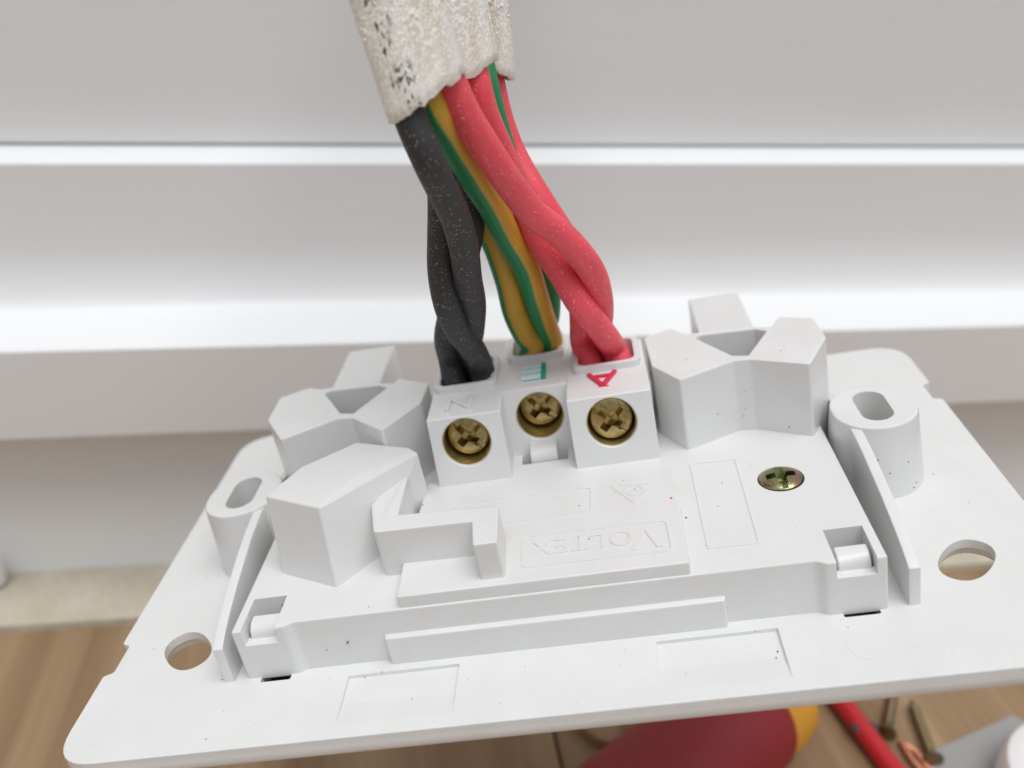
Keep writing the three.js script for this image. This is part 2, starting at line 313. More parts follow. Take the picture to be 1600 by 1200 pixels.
frame('embossed_frame', [[76.4, 15.7], [82.4, 15.5], [82.7, 34.3], [76.6, 34.5]], 7.1, housing, 0.28, 0.3);
function text(name, str, size, x, y, z, turn, parent, mat = P, fnt = font, depth = 0.13, stretch = 1) {
  let g = new TextGeometry(str, { font: fnt, size, depth: depth + 0.05, curveSegments: 4, bevelEnabled: false });
  g.computeBoundingBox(); const b = g.boundingBox; g.translate(-(b.min.x + b.max.x) / 2, -(b.min.y + b.max.y) / 2, -0.05);
  g.scale(stretch, 1, 1).rotateZ(turn).translate(x, y, z);
  return part(name, g, mat, parent, { angle: 20 });
}
text('lettering', 'V', 4.0, 69.7, 17.0, 8.7, Math.PI, panel, P, font, 0.13, 1.1);
text('lettering', 'OLTEX', 2.75, 62.3, 17.6, 8.7, Math.PI, panel, P, font, 0.13, 1.12);
{ // embossed triangle with a ringed tick
  const tri = [[65.9, 29.3], [72, 28.6], [68.9, 24.4]], inn = [[66.75, 28.95], [71.2, 28.4], [68.95, 24.95]];
  const bar = (x0, y0, x1, y1, t) => { const l = Math.hypot(x1 - x0, y1 - y0); return new THREE.BoxGeometry(l, t, 0.1).rotateZ(Math.atan2(y1 - y0, x1 - x0)).translate((x0 + x1) / 2, (y0 + y1) / 2, 8.735); };
  part('compliance_mark', [extr(shape(tri, 0.5, [rounded(inn, 0.3).reverse()]), 8.65, 8.78, 0), extr(shape(ring(69, 27.4, 1.25, 1.25, 28).map((v) => [v.x, v.y]), 0, [ring(69, 27.4, 1.0, 1.0, 28).reverse()]), 8.65, 8.78, 0), bar(68.2, 26.9, 69.2, 27.7, 0.25), bar(69.1, 27.75, 69.5, 27.1, 0.25)], P, panel);
}
// star-shaped pin housings
function star(dx, a) {
  const o = [[76.9, 38.0], [84.4, 41.4, 0.15], [86.6, 41.1, 0.15], [93.4, 37.2], [97.2, 44.5], [97.1, 51.4], [92.8, 53.6], [91.1, 50.6, 0.1], [88.85, 51.5, 0.1], [88.85, 65.4], [81.2, 65.5], [81.2, 52.4, 0.1], [79.3, 52.5, 0.1], [77.5, 55.4], [73.4, 53.2], [73.7, 43.5]].map(([x, y, q]) => [x + dx, y, q]);
  const h = [[84.5, 43.2], [86.5, 42.5], [90.2, 49.4], [88.8, 50.6], [81.2, 51.2], [80.5, 50.6]].map(([x, y]) => [x + dx, y]);
  Object.entries(a).forEach(([k, v]) => { o[k][0] = v[0]; o[k][1] = v[1]; });
  return extr(shape(o, 0.45, [rounded(h, 0.12).reverse()]), 0.3, 17.8, 0.28);
}
part('pin_housing', star(0, {}), P, outlet, { angle: 28 });
part('pin_housing', star(-54.8, { 0: [22.4, 37.4], 3: [37.0, 35.9], 4: [41.5, 42.7], 5: [41.9, 48.6], 6: [36.7, 52.2], 13: [22.4, 53.6], 14: [18.4, 51.5], 15: [18.5, 44.3] }), P, outlet, { angle: 28 });
// big bevelled block in front of one pin housing, and the Z-shaped barrier beside it
{
  const r = 0.4;
  const blk = hull([[32.0, 17.5, 6.8], [24.4, 21.6, 6.8], [24.2, 23.6, 11.8], [31.9, 19.1, 12.1], [24.3, 24.3, 16.7], [31.9, 20.1, 16.7], [27.3, 30.2, 16.7], [35.3, 26.0, 16.7], [32.6, 37.5, 15.2], [40.2, 34.0, 15.2], [41.4, 32.8, 15.1], [32.3, 37.4, 6.8], [41.3, 33.4, 6.8], [36.2, 22.8, 6.8]], r);
  part('bus_bar_cover', blk, P, outlet, { angle: 22 });
  part('barrier_wall', extr(shape([[36.6, 24.4], [38.0, 18.2, 0.7], [50.0, 17.8, 0.15], [50.5, 13.0], [53.35, 13.0], [53.1, 20.6, 0.9], [40.6, 21.4, 0.15], [40.5, 31.6], [39, 31]], 0.35), 6.9, 13.6, 0.28), P, outlet, { angle: 28 });
}
// mounting posts and ribs
for (const [cx, s] of [[14.7, -1], [101.1, 1]]) {
  const g = extr(new THREE.Shape(obround(cx, 37.5, 5.3, 0.6, 20)), -0.1, 10.3, 0.3);
  g.deleteAttribute('normal');
  const p = g.attributes.position; for (let i = 0; i < p.count; i++) { const k = 1 + 0.011 * (10.3 - p.getZ(i)); p.setX(i, cx + (p.getX(i) - cx) * k); p.setY(i, 37.5 + (p.getY(i) - 37.5) * k); }
  g.computeVertexNormals();
  const hole = extr(new THREE.Shape(obround(cx, 37.6, 2.0, 2.0, 14)), -2, 12, 0, false);
  part('mounting_post', cut(g, hole), P, outlet, { angle: 30 });
  const xr = cx + (s < 0 ? 3.45 : -3.4);
  const prof = new THREE.Shape([[10.7, -0.1], [10.7, 5.0], [13, 6.0], [15.6, 6.9], [20, 8.0], [24, 8.9], [28, 9.6], [32, 10.0], [37, 9.6], [43, 8.8], [48, 7.4], [52, 5], [52, -0.1]].map(([a, b]) => new THREE.Vector2(a, b)));
  const tk = 1.3;
  const rib = new THREE.ExtrudeGeometry(prof, { depth: tk - 0.4, bevelEnabled: true, bevelSize: 0.2, bevelThickness: 0.2, bevelOffset: -0.2, bevelSegments: 2 }).applyMatrix4(new THREE.Matrix4().makeBasis(V(0, 1, 0), V(0, 0, 1), V(1, 0, 0))).translate(xr - tk / 2 + 0.2, 0, 0);
  part('rib', cut(rib, extr(new THREE.Shape(obround(cx, 37.6, 2.3, 2.0, 14)), -2, 12, 0, false)), P, outlet, { angle: 35 });
}
// cover screw
function combiHead(R, h, dome) {                         // head along +z, top at z = 0
  const pr = []; const n = 8;
  pr.push(new THREE.Vector2(0, -h)); pr.push(new THREE.Vector2(R, -h)); pr.push(new THREE.Vector2(R, -dome - 0.15));
  for (let i = 0; i <= n; i++) { const a = i / n; pr.push(new THREE.Vector2(R * Math.cos(a * Math.PI / 2) * 0.22 + R * 0.78 * (1 - a * a) , -dome + dome * Math.sin(a * Math.PI / 2))); }
  pr[pr.length - 1].x = 0;
  let g = new THREE.LatheGeometry(pr, 48).rotateX(Math.PI / 2);
  const arm = (L, t, d) => { const k = new THREE.BoxGeometry(L, t, d, 1, 1, 1), p = k.attributes.position; for (let i = 0; i < p.count; i++) if (p.getZ(i) < 0) { p.setX(i, p.getX(i) * 0.62); p.setY(i, p.getY(i) * 0.72); } return k.translate(0, 0, -d / 2 + 0.05); };
  const core = new THREE.CylinderGeometry(R * 0.40, R * 0.16, 1.9, 12).rotateX(Math.PI / 2).translate(0, 0, -0.7);
  g = cut(g, arm(R * 1.42, R * 0.42, 1.5), arm(R * 0.42, R * 1.42, 1.5), core, new THREE.BoxGeometry(R * 2.2, R * 0.27, 0.62).translate(0, 0, -0.2));
  return g;
}
{
  part('cover_screw', combiHead(2.65, 2.2, 0.75).rotateZ(1.62).translate(87.2, 28.2, 7.8), M.zinc, outlet, { angle: 25, label: 'small gold and pink plated cover screw' });
}
// terminal blocks: N, E, A
function mk(px, py, z) { return pixPlate(px, py, z).multiplyScalar(1000); }
const pN = mk(718, 631, 18.2), pE = mk(834, 581, 18.3), pA = mk(941, 592, 18.2);
const LEAN = 0.19, ZT = 18.05;
const terminals = [
  { x0: 43.1, x1: 53.15, y: 34.5, cup: [43.4, 52.3, 43.4, 53.0], hole: [47.95, 14.35], depth: 1.9, turn: 0.85, letter: 'N', shift: [0.1, 0.1], tone: 'white' },
  { x0: 52.6, x1: 62.5, low: 0.06, y: 40.0, cup: [53.5, 61.8, 49.9, 58.2], hole: [57.7, 13.9], depth: 2.8, turn: 0.8, letter: 'E', shift: [0, 0.1], tone: 'green' },
  { x0: 61.9, x1: 73.0, y: 34.4, cup: [63.0, 72.4, 43.4, 52.2], hole: [67.4, 14.3], depth: 1.15, turn: 0.76, letter: 'A', shift: [0, 0], tone: 'red' },
];
for (const t of terminals) {
  const ZB = ZT - (t.low ?? 0), [hx, hz] = t.hole, HR = 3.3, depthY = t.cup[2] - t.y - 1.75 + 0.6;
  const toY = new THREE.Matrix4().makeBasis(V(1, 0, 0), V(0, 0, 1), V(0, -1, 0));   // shape (x, z), extruded towards -y
  const s = shape(rect(t.x0, t.x1, 6.5, ZB), 0.3, [ring(hx, hz, HR, HR).reverse()]);
  const front = new THREE.ExtrudeGeometry(s, { depth: depthY - 0.5, bevelEnabled: true, bevelSize: 0.17, bevelThickness: 0.25, bevelOffset: -0.17, bevelSegments: 3, curveSegments: 6 }).translate(0, 0, 0.25).applyMatrix4(toY).translate(0, t.y + depthY, 0);
  const shear = (g) => { const p = g.attributes.position; for (let i = 0; i < p.count; i++) p.setY(i, p.getY(i) + (p.getZ(i) - 8.7) * LEAN); g.computeVertexNormals(); return g; };
  shear(front);
  const [a, b, c, d] = t.cup;
  const cup = extr(shape(rect(a, b, c, d), 1.5, [rounded(rect(a + 0.85, b - 0.85, c + 0.85, d - 0.85), 1.3).reverse()]), 2, 19.1, 0.25);
  const skirt = extr(shape(rect(t.x0 + 0.02, t.x1 - 0.02, c - 1.6, d + 0.6), 0.4, [rounded(rect(a + 0.5, b - 0.5, c + 0.5, d - 0.5), 1.3).reverse()]), 2, ZB - 0.02, 0.25);
  const block = part('terminal_block', [front, cup, skirt], P, outlet, { angle: 30, label: `terminal marked ${t.letter}` });
  // dark metal lining and brass screw in the hole
  const tilt = new THREE.Matrix4().set(1, 0, 0, 0, 0, LEAN, -1, 0, 0, 1, 0, 0, 0, 0, 0, 1);   // +z -> -y, sheared with the face
  const fy = t.y + (hz - 8.7) * LEAN;
  const lp = [[HR + 0.2, -5.6], [HR + 0.2, -0.42], [HR - 0.15, -0.4], [HR - 0.15, -5.4], [0, -5.4]].map(([x, y]) => new THREE.Vector2(x, y));
  part('screw_hole_lining', new THREE.LatheGeometry(lp, 48).rotateX(Math.PI / 2).applyMatrix4(tilt).translate(hx, fy, hz), M.lining, block, { angle: 30 });
  const head = combiHead(2.78, 3.2, 0.32).rotateZ(-t.turn).translate(t.shift[0], t.shift[1], -t.depth).applyMatrix4(tilt).translate(hx, fy, hz);
  part('terminal_screw', head, M.brass, block, { angle: 25 });
  // marking, upside down as moulded
  const cx = (t.x0 + t.x1) / 2, cy = t.y + 1.77 + 3.6;
  const bar = (x0, y0, x1, y1, wd, h) => { const l = Math.hypot(x1 - x0, y1 - y0); return rbox(-l / 2 - wd * 0.3, l / 2 + wd * 0.3, -wd / 2, wd / 2, ZT - 0.1, ZT + h, wd * 0.3, 0.08).rotateZ(Math.atan2(y1 - y0, x1 - x0)).translate((x0 + x1) / 2, (y0 + y1) / 2, 0); };
  if (t.letter === 'N') { const q = pN; part('terminal_letter', [bar(q.x - 1.5, q.y - 1.7, q.x - 1.5, q.y + 1.7, 0.55, 0.5), bar(q.x + 1.5, q.y - 1.7, q.x + 1.5, q.y + 1.7, 0.55, 0.5), bar(q.x - 1.35, q.y + 1.6, q.x + 1.35, q.y - 1.6, 0.55, 0.45)], P, block, { label: 'raised white letter N' }); }
  if (t.letter === 'E') {
    const q = pE; const e = part('terminal_letter', [bar(q.x + 1.35, q.y - 2.0, q.x + 1.35, q.y + 2.0, 0.7, 0.5)], M.greenInk, block, { label: 'raised letter E inked green' });
    part('terminal_letter', [rbox(q.x - 1.7, q.x + 1.0, q.y - 2.05, q.y + 2.05, ZT - 0.1, ZT + 0.12, 0.1, 0.05)], M.greenInk, block);
    part('terminal_letter', [-1.6, 0, 1.45].map((k) => rbox(q.x - 1.75, q.x + 1.15, q.y + k - 0.45, q.y + k + 0.45, ZT - 0.1, ZT + 0.5, 0.1, 0.08)), M.paleInk, block);
  }
  if (t.letter === 'A') { const q = pA; part('terminal_letter', [bar(q.x - 1.75, q.y + 1.75, q.x - 0.15, q.y - 1.7, 0.62, 0.4), bar(q.x + 1.75, q.y + 1.75, q.x + 0.15, q.y - 1.7, 0.62, 0.4), bar(q.x - 1.2, q.y + 0.85, q.x + 1.2, q.y + 0.85, 0.5, 0.38), bar(q.x - 0.5, q.y - 2.0, q.x + 0.7, q.y - 2.0, 0.3, 0.1)], M.redInk, block, { label: 'raised letter A inked red' }); }
}

// latch under the middle terminal
{
  const s = new THREE.Shape([[37.75, 4], [37.65, 9.0], [38.0, 9.9], [38.9, 10.4], [41, 10.5], [41, 4]].map(([a, b]) => new THREE.Vector2(a, b)));
  part('latch_tab', new THREE.ExtrudeGeometry(s, { depth: 3.5, bevelEnabled: true, bevelSize: 0.12, bevelThickness: 0.12, bevelOffset: -0.12, bevelSegments: 1 }).applyMatrix4(new THREE.Matrix4().makeBasis(V(0, 1, 0), V(0, 0, 1), V(1, 0, 0))).translate(55.8, 0, 0), P, outlet, { angle: 40 });
}
// dark specks of dirt on the plastic: measured ones first, then loose ones
{
  const list = [], add = (v, r) => { const k = new THREE.IcosahedronGeometry(r, 1).scale(1, 0.8, 0.6).rotateZ(rnd() * 6).translate(v.x, v.y, v.z); list.push(k); };
  for (const [px, py, z, r] of [[1072, 809, 7.1, 0.16], [1128, 755, 7.1, 0.1], [1122, 791, 7.1, 0.09], [1171, 725, 7.1, 0.08], [905, 839, 8.7, 0.16], [920, 842, 8.7, 0.11], [906, 830, 8.7, 0.08], [1225, 541, 17.8, 0.09], [1220, 548, 17.8, 0.1], [1073, 562, 17.8, 0.1], [661, 789, 8.7, 0.11], [866, 776, 8.7, 0.07], [905, 790, 8.7, 0.1], [973, 751, 8.7, 0.08],
    [345, 974, 0, 0.1], [262, 1012, 0, 0.07], [240, 1014, 0, 0.07], [347, 1062, 0, 0.1], [322, 1155, 0, 0.1], [570, 1058, 0, 0.09], [596, 1050, 0, 0.09], [644, 1092, -0.3, 0.07], [576, 948, 7.1, 0.08], [1215, 1018, -0.4, 0.12], [1213, 1028, -0.4, 0.1], [1186, 1062, -0.2, 0.14], [1180, 986, -0.1, 0.1], [1458, 741, 0, 0.1], [1514, 785, 0, 0.07], [324, 900, 0, 0.09], [342, 899, 0, 0.07], [1325, 980, 0, 0.08], [1383, 604, 2, 0.08]])
    { const v = mk(px, py, z); add(v, r); }
  for (const [x, y, z, r] of [[85.0, 41.0, 9.5, 0.1], [85.3, 41.0, 10.6, 0.09], [85.4, 40.95, 13.2, 0.1], [81.5, 39.85, 11, 0.1], [90.5, 38.6, 8.2, 0.12], [104.2, 31.2, 1.2, 0.12], [104.5, 31.2, 1.9, 0.1], [101.2, 30.9, 4, 0.12], [103.5, 31.1, 5.2, 0.1], [99.8, 31.2, 6, 0.12], [33.6, 11.3, 3.4, 0.16], [30.8, 11.35, 2.6, 0.08], [24.8, 16.7, 5.8, 0.1], [50.2, 41.0, 16, 0.08]]) add(V(x, y, z), r);
  for (let i = 0; i < 36; i++) { const x = 3 + rnd() * 110, y = 1 + rnd() * 9; add(V(x, y, (x > 33 && x < 46.6) || (x > 69 && x < 82.7) ? -0.3 : 0), 0.03 + 0.05 * rnd() * rnd()); }
  for (let i = 0; i < 24; i++) { const x = 28 + rnd() * 60, y = 13 + rnd() * 20; add(V(x, y, x > 41 && x < 74 ? 8.7 : 7.1), 0.03 + 0.05 * rnd() * rnd()); }
  part('dirt_specks', list, M.speck, outlet, { kind: 'stuff' });
  part('ink_dot', new THREE.SphereGeometry(0.17, 10, 8).scale(1, 1, 0.5).translate(73.4, 24.6, 8.72), M.redInk, outlet);
  const g1 = mk(609, 661, 17.0), g2 = mk(606, 674, 16.2);
}

// ------------------------------------------------------------------ the cables
const spots = (n, big, s) => { const L = []; for (let i = 0; i < n; i++) L.push([rnd(), rnd(), big * (0.35 + 0.65 * rnd() * rnd()), rnd()]); return L; };
function wireMap(base, speck, n, len, stripes) {         // u around, v along (0..1 over len mm)
  const W = 256, H = 1024, c = new Float32Array(W * H * 3);
  for (let j = 0; j < H; j++) for (let i = 0; i < W; i++) {
    const u = i / W, v = j / H, t = fbm(Math.cos(u * 6.283) * 2, Math.sin(u * 6.283) * 2, v * 14, 4), g = fbm(Math.cos(u * 6.283) * 22, Math.sin(u * 6.283) * 22, v * 160, 2);
    const b = stripes ? stripes(u, v, t) : base; for (let q = 0; q < 3; q++) c[(j * W + i) * 3 + q] = b[q] * (1 + 0.1 * t + 0.08 * g);
  }
  for (const [x, y, r, a] of spots(n, 1)) {
    const cx = x * W, cy = y * H, rx = (0.04 + 0.09 * r) / 10.7 * W, ry = (0.04 + 0.09 * r) / len * H;
    for (let j = Math.floor(cy - ry - 1); j <= cy + ry + 1; j++) for (let i = Math.floor(cx - rx - 1); i <= cx + rx + 1; i++) {
      const q = ((i - cx) / rx) ** 2 + ((j - cy) / ry) ** 2; if (q > 1 || j < 0 || j >= H) continue;
      const k = (j * W + ((i + W) % W)) * 3, m = (0.35 + 0.6 * a) * (1 - q * 0.5); for (let z = 0; z < 3; z++) c[k + z] += (speck[z] - c[k + z]) * m;
    }
  }
  return texture(W, H, (x, y, i, j) => { const k = (j * W + i) * 3; return [c[k], c[k + 1], c[k + 2]]; });
}
const YEL = [0.82, 0.65, 0.22], GRN = [0.11, 0.53, 0.335];
const earthMap = (a, b, n) => wireMap(null, [0.9, 0.86, 0.7], n, 60, (u, v, t) => { const g = (u > a && u < b) ? 1 : 0; const e = Math.min(Math.abs(u - a), Math.abs(u - b)); const k = g ? Math.min(1, 0.5 + e * 40) : Math.max(0, 0.5 - e * 40); return [0, 1, 2].map((q) => YEL[q] + (GRN[q] - YEL[q]) * k); });
const wireBump = texture(256, 256, (x, y) => 0.5 + 0.5 * tile(x, y, (a, b) => fbm(a * 30, b * 60, 41, 3)), { srgb: false, repeat: [1, 4] });
const wireMat = (map, rough = 0.5) => new THREE.MeshPhysicalMaterial({ map, roughness: rough, bumpMap: wireBump, bumpScale: 0.00004 });
M.black = wireMat(wireMap([0.215, 0.215, 0.222], [0.66, 0.64, 0.6], 1500, 60), 0.6);
M.red = wireMat(wireMap([0.93, 0.335, 0.385], [0.97, 0.74, 0.7], 800, 60), 0.5);
M.earth = [wireMat(earthMap(0.515, 0.90, 90)), wireMat(earthMap(0.61, 0.95, 90)), wireMat(earthMap(0.22, 0.7, 90))];
// round tube along a path; u = 0.5 faces the camera's side of the wire
function tube(points, radius, segs = 90, ringN = 22) {
  const c = new THREE.CatmullRomCurve3(points, false, 'centripetal'), pos = [], nor = [], uv = [], idx = [];
  const pts = c.getSpacedPoints(segs);
  let prev = null;
  for (let i = 0; i <= segs; i++) {
    const t = c.getTangentAt(i / segs), to = CAM.clone().sub(pts[i]); to.addScaledVector(t, -to.dot(t)).normalize();
    const side = t.clone().cross(to).normalize();
    for (let k = 0; k <= ringN; k++) {
      const a = (k / ringN - 0.5) * 2 * Math.PI, n = to.clone().multiplyScalar(Math.cos(a)).addScaledVector(side, Math.sin(a));
      const q = pts[i].clone().addScaledVector(n, radius); pos.push(q.x, q.y, q.z); nor.push(n.x, n.y, n.z); uv.push(k / ringN, i / segs);
    }
  }
  for (let i = 0; i < segs; i++) for (let k = 0; k < ringN; k++) { const a = i * (ringN + 1) + k, b = a + ringN + 1; idx.push(a, a + 1, b, b, a + 1, b + 1); }
  const g = new THREE.BufferGeometry(); g.setAttribute('position', new THREE.Float32BufferAttribute(pos, 3)); g.setAttribute('normal', new THREE.Float32BufferAttribute(nor, 3)); g.setAttribute('uv', new THREE.Float32BufferAttribute(uv, 2)); g.setIndex(idx); return g;
}
// sheath: flat oval swept along its path, torn at the lower end
const sheathMap = (s) => texture(512, 1024, (x, y) => {
  const a = x * 6.283, X = Math.cos(a) * 1.6, Y = Math.sin(a) * 1.6;
  const t = fbm(X, Y, y * 5 + s, 4), d = fbm(X * 3, Y * 3, y * 30 + s + 5, 4), g = fbm(X * 11, Y * 11, y * 330 + s, 2), h = fbm(X * 1.2 + 4, Y * 1.2, y * 5 + s + 11, 2);
  const grit = Math.max(-0.5, Math.min(1, g * 4.5 - 0.1)) * Math.min(1, 0.25 + y * 14), stain = Math.max(0, h * 1.5 + d * 0.4);
  let c = [0.92 + 0.05 * t, 0.91 + 0.05 * t, 0.88 + 0.05 * t];
  c = c.map((v, q) => v + [-0.10, -0.13, -0.19][q] * stain + 0.12 * grit);
  const blob = (u, v, r) => Math.max(0, 1 - Math.hypot((x - u) / 0.04, (y % 1 - v) / 0.012) / r);
  const mark = s === 0 ? Math.min(1, 2 * Math.max(blob(0.165, 0.006, 0.8), blob(0.15, 0.034, 1.5), blob(0.128, 0.066, 0.8), blob(0.142, 0.083, 1.1), blob(0.115, 0.112, 1.4), blob(0.14, 0.14, 0.7))) * Math.max(0, fbm(x * 55, y * 140, 6, 4) * 4.2 + 0.12) : 0;
  return c.map((v) => v + (0.22 - v) * Math.min(0.9, mark));
}, {});
const sheathBump = texture(512, 512, (x, y) => 0.45 + 0.9 * Math.max(0, tile(x, y, (a, b) => fbm(a * 40, b * 70, 51, 3))), { srgb: false, repeat: [1, 2] });
function sheath(points, across, a, b, s, slant) {
  const c = new THREE.CatmullRomCurve3(points, false, 'centripetal'), segs = 120, N = 96, pos = [], uv = [], idx = [], L = c.getLength();
  const frames = [];
  for (let i = 0; i <= segs; i++) {
    const v = i / segs, t = c.getTangentAt(v), o = c.getPointAt(v), e = across.clone().addScaledVector(t, -across.dot(t)).normalize(), n = t.clone().cross(e);
    if (n.dot(CAM.clone().sub(points[0])) < 0) n.negate();
    frames.push([o, e, n, t]);
  }
  const at = (i, k, sh = 1) => {
    const [o, e, n, t] = frames[i], th = k / N * 2 * Math.PI, cs = Math.cos(th), sn = Math.sin(th);
    const P2 = 2 / 2.15, wav = 1 + 0.005 * noise.noise(cs * 3, sn * 3, i * 0.25 + s * 9);
    const q = o.clone().addScaledVector(e, -Math.sign(cs) * Math.abs(cs) ** P2 * a * sh * wav).addScaledVector(n, Math.sign(sn) * Math.abs(sn) ** P2 * b * sh * wav);
    if (i < 5) { const r = 0.0009 * fbm(cs * 1.7 + s * 5, sn * 1.7, s, 2) + 0.00022 * noise.noise(cs * 7, sn * 7, s * 4); q.addScaledVector(t, (1 - i / 5) * r * 1.3); }
    if (i < 14) q.addScaledVector(t, (1 - i / 14) * (-cs * slant + 0.0004));   // cut on the slant
    return q;
  };
  for (let i = 0; i <= segs; i++) for (let k = 0; k <= N; k++) { const q = at(i, k); pos.push(q.x, q.y, q.z); uv.push(k / N, i / segs * L / 0.1); }
  const row = N + 1; let base = (segs + 1) * row;
  for (let i = 0; i < segs; i++) for (let k = 0; k < N; k++) { const p = i * row + k, q = p + row; idx.push(p, q, p + 1, q, q + 1, p + 1); }
  // torn lip: inner wall and a closing core a little way in
  for (const [i, sh] of [[0, 0.8], [4, 0.78], [4, 0.02]]) for (let k = 0; k <= N; k++) { const q = at(i, k, sh); pos.push(q.x, q.y, q.z); uv.push(k / N, 0.01); }
  const loop = (p, q) => { for (let k = 0; k < N; k++) idx.push(p + k, p + k + 1, q + k, q + k, p + k + 1, q + k + 1); };
  loop(0, base); loop(base, base + row); loop(base + row, base + 2 * row);
  const g = new THREE.BufferGeometry(); g.setAttribute('position', new THREE.Float32BufferAttribute(pos, 3)); g.setAttribute('uv', new THREE.Float32BufferAttribute(uv, 2)); g.setIndex(idx); g.computeVertexNormals();
  // loose plaster grains stuck to the sheath
  const grains = []; 
  for (let q = 0; q < 3600; q++) {
    const i = 6 + Math.floor(rnd() ** 1.3 * 62), k = rnd() * N, keep = fbm(Math.cos(k / N * 6.283) * 2, Math.sin(k / N * 6.283) * 2, i * 0.12 + s * 3, 2);
    if (keep < -0.05 || (i < 16 && rnd() < 0.7)) continue;
    const p = at(i, k).lerp(at(i + 1, k), rnd()), r = 0.00007 + 0.00015 * rnd() ** 2;
    const o = new THREE.IcosahedronGeometry(r, 0); o.scale(0.7 + rnd() * 0.7, 0.7 + rnd() * 0.7, 0.7 + rnd() * 0.7).rotateX(rnd() * 6).rotateY(rnd() * 6).translate(p.x, p.y, p.z); grains.push(o);
  }
  return [g, merge(grains)];
}
M.grain = new THREE.MeshStandardMaterial({ color: lin(0.9, 0.87, 0.8), roughness: 0.9 });
function cable(s, label, path, across, wires, slant = 0.0016) {
  const o = new THREE.Group(); o.name = numbered('electrical_cable'); scene.add(o); tag(o, label, 'cable', 'cables feeding the outlet');
  const origin = pix(...path[0]); o.position.copy(origin);
  const pts = path.map((p) => pix(...p)), last = pts[pts.length - 1];
  pts.push(last.clone().add(V(0.001, 0.018, -0.006)), last.clone().add(V(0.006, 0.033, -0.03)), V(last.x + 0.012, last.y + 0.036, last.z - 0.07), V(last.x + 0.018, last.y + 0.03, -D - 0.004));
  const [g, gr] = sheath(pts, across, 0.00475, 0.00275, s, slant);
  const add = (name, geo, mat, kind) => { geo.translate(-origin.x, -origin.y, -origin.z); const m = shade(new THREE.Mesh(geo, mat)); m.name = name; if (kind) m.userData.kind = kind; o.add(m); return m; };
  const sh = add('sheath', g, new THREE.MeshStandardMaterial({ map: sheathMap(s * 7), roughness: 0.8, bumpMap: sheathBump, bumpScale: 0.00013 }));
  sh.userData.label = 'cream sheath crusted with plaster grains';
  const gm = shade(new THREE.Mesh(gr.translate(-origin.x, -origin.y, -origin.z), M.grain)); gm.name = 'plaster_grains'; gm.userData.kind = 'stuff'; sh.add(gm);
  for (const [name, px, ends, mat] of wires) {
    const p = px.map((q) => pix(...q)).concat(ends.map((e) => onPlate(...e)));
    add(name, tube(p, 0.00178), mat);
  }
}
const acr = pix(706, 143, 98.0).sub(pix(636, 180, 96.4));
cable(0, 'cream sheathed cable with black ink smudges, frontmost of the three above the outlet', [[670, 158, 97.2], [655, 110, 96.2], [638, 55, 95], [621, 0, 94], [600, -70, 92.5], [580, -140, 91]], acr, [
  ['black_wire', [[630, 140, 96.4], [641, 182, 96.8], [667, 245, 98.5], [691, 296, 103], [713, 343, 108], [725, 389, 112], [731, 435, 116.5], [738, 475, 121.5], [736, 518, 127.5], [731, 552, 135.5]], [[48.3, 50.6, 15.5], [48.3, 50.8, 10]], M.black],
  ['earth_wire', [[662, 135, 98], [675, 168, 98.8], [707, 222, 104.5], [744, 281, 110.5], [772, 327, 115.5], [796, 373, 120.5], [823, 420, 125], [838, 466, 129.8], [851, 506, 134.8], [860, 531, 138]], [[59.5, 54.0, 16.5], [59.4, 54.2, 10]], M.earth[0]],
  ['red_wire', [[695, 105, 98], [707, 138, 98.6], [731, 187, 101], [761, 235, 104], [797, 288, 108.5], [834, 334, 112.5], [876, 366, 115.5], [904, 395, 118], [927, 429, 121.5], [937, 466, 125.5], [938, 497, 130], [934, 527, 134]], [[67.6, 50.2, 17], [67.6, 50.3, 10]], M.red],
]);
cable(1, 'cream sheathed cable between the two others, its red wire just showing', [[722, 128, 106.0], [713, 80, 105], [704, 35, 104], [696, 0, 103.2], [682, -60, 102], [664, -130, 100.5]], acr, [
  ['black_wire', [[690, 110, 106], [691, 180, 108], [690, 255, 110.5], [691, 327, 113.5], [690, 373, 115.2], [690, 423, 117], [698, 472, 119.3], [714, 513, 123.5], [739, 546, 129.5], [752, 574, 134]], [[50.4, 46.6, 16.5], [50.2, 46.8, 10]], M.black],
  ['earth_wire', [[708, 110, 107], [722, 200, 114], [738, 270, 118.5], [757, 342, 122.5], [777, 389, 125.5], [794, 441, 129], [805, 488, 132.5], [820, 521, 135.5], [833, 539, 137.6]], [[56.4, 53.0, 16.5], [56.4, 53.2, 10]], M.earth[1]],
  ['red_wire', [[734, 90, 105.8], [742, 125, 106], [755, 175, 108], [780, 235, 112], [810, 300, 117], [832, 350, 119.8], [850, 386, 121], [879, 429, 122], [904, 472, 123], [928, 502, 125.5], [947, 526, 128.8], [960, 546, 132.3]], [[69.9, 46.6, 16.5], [69.7, 47, 10]], M.red],
]);
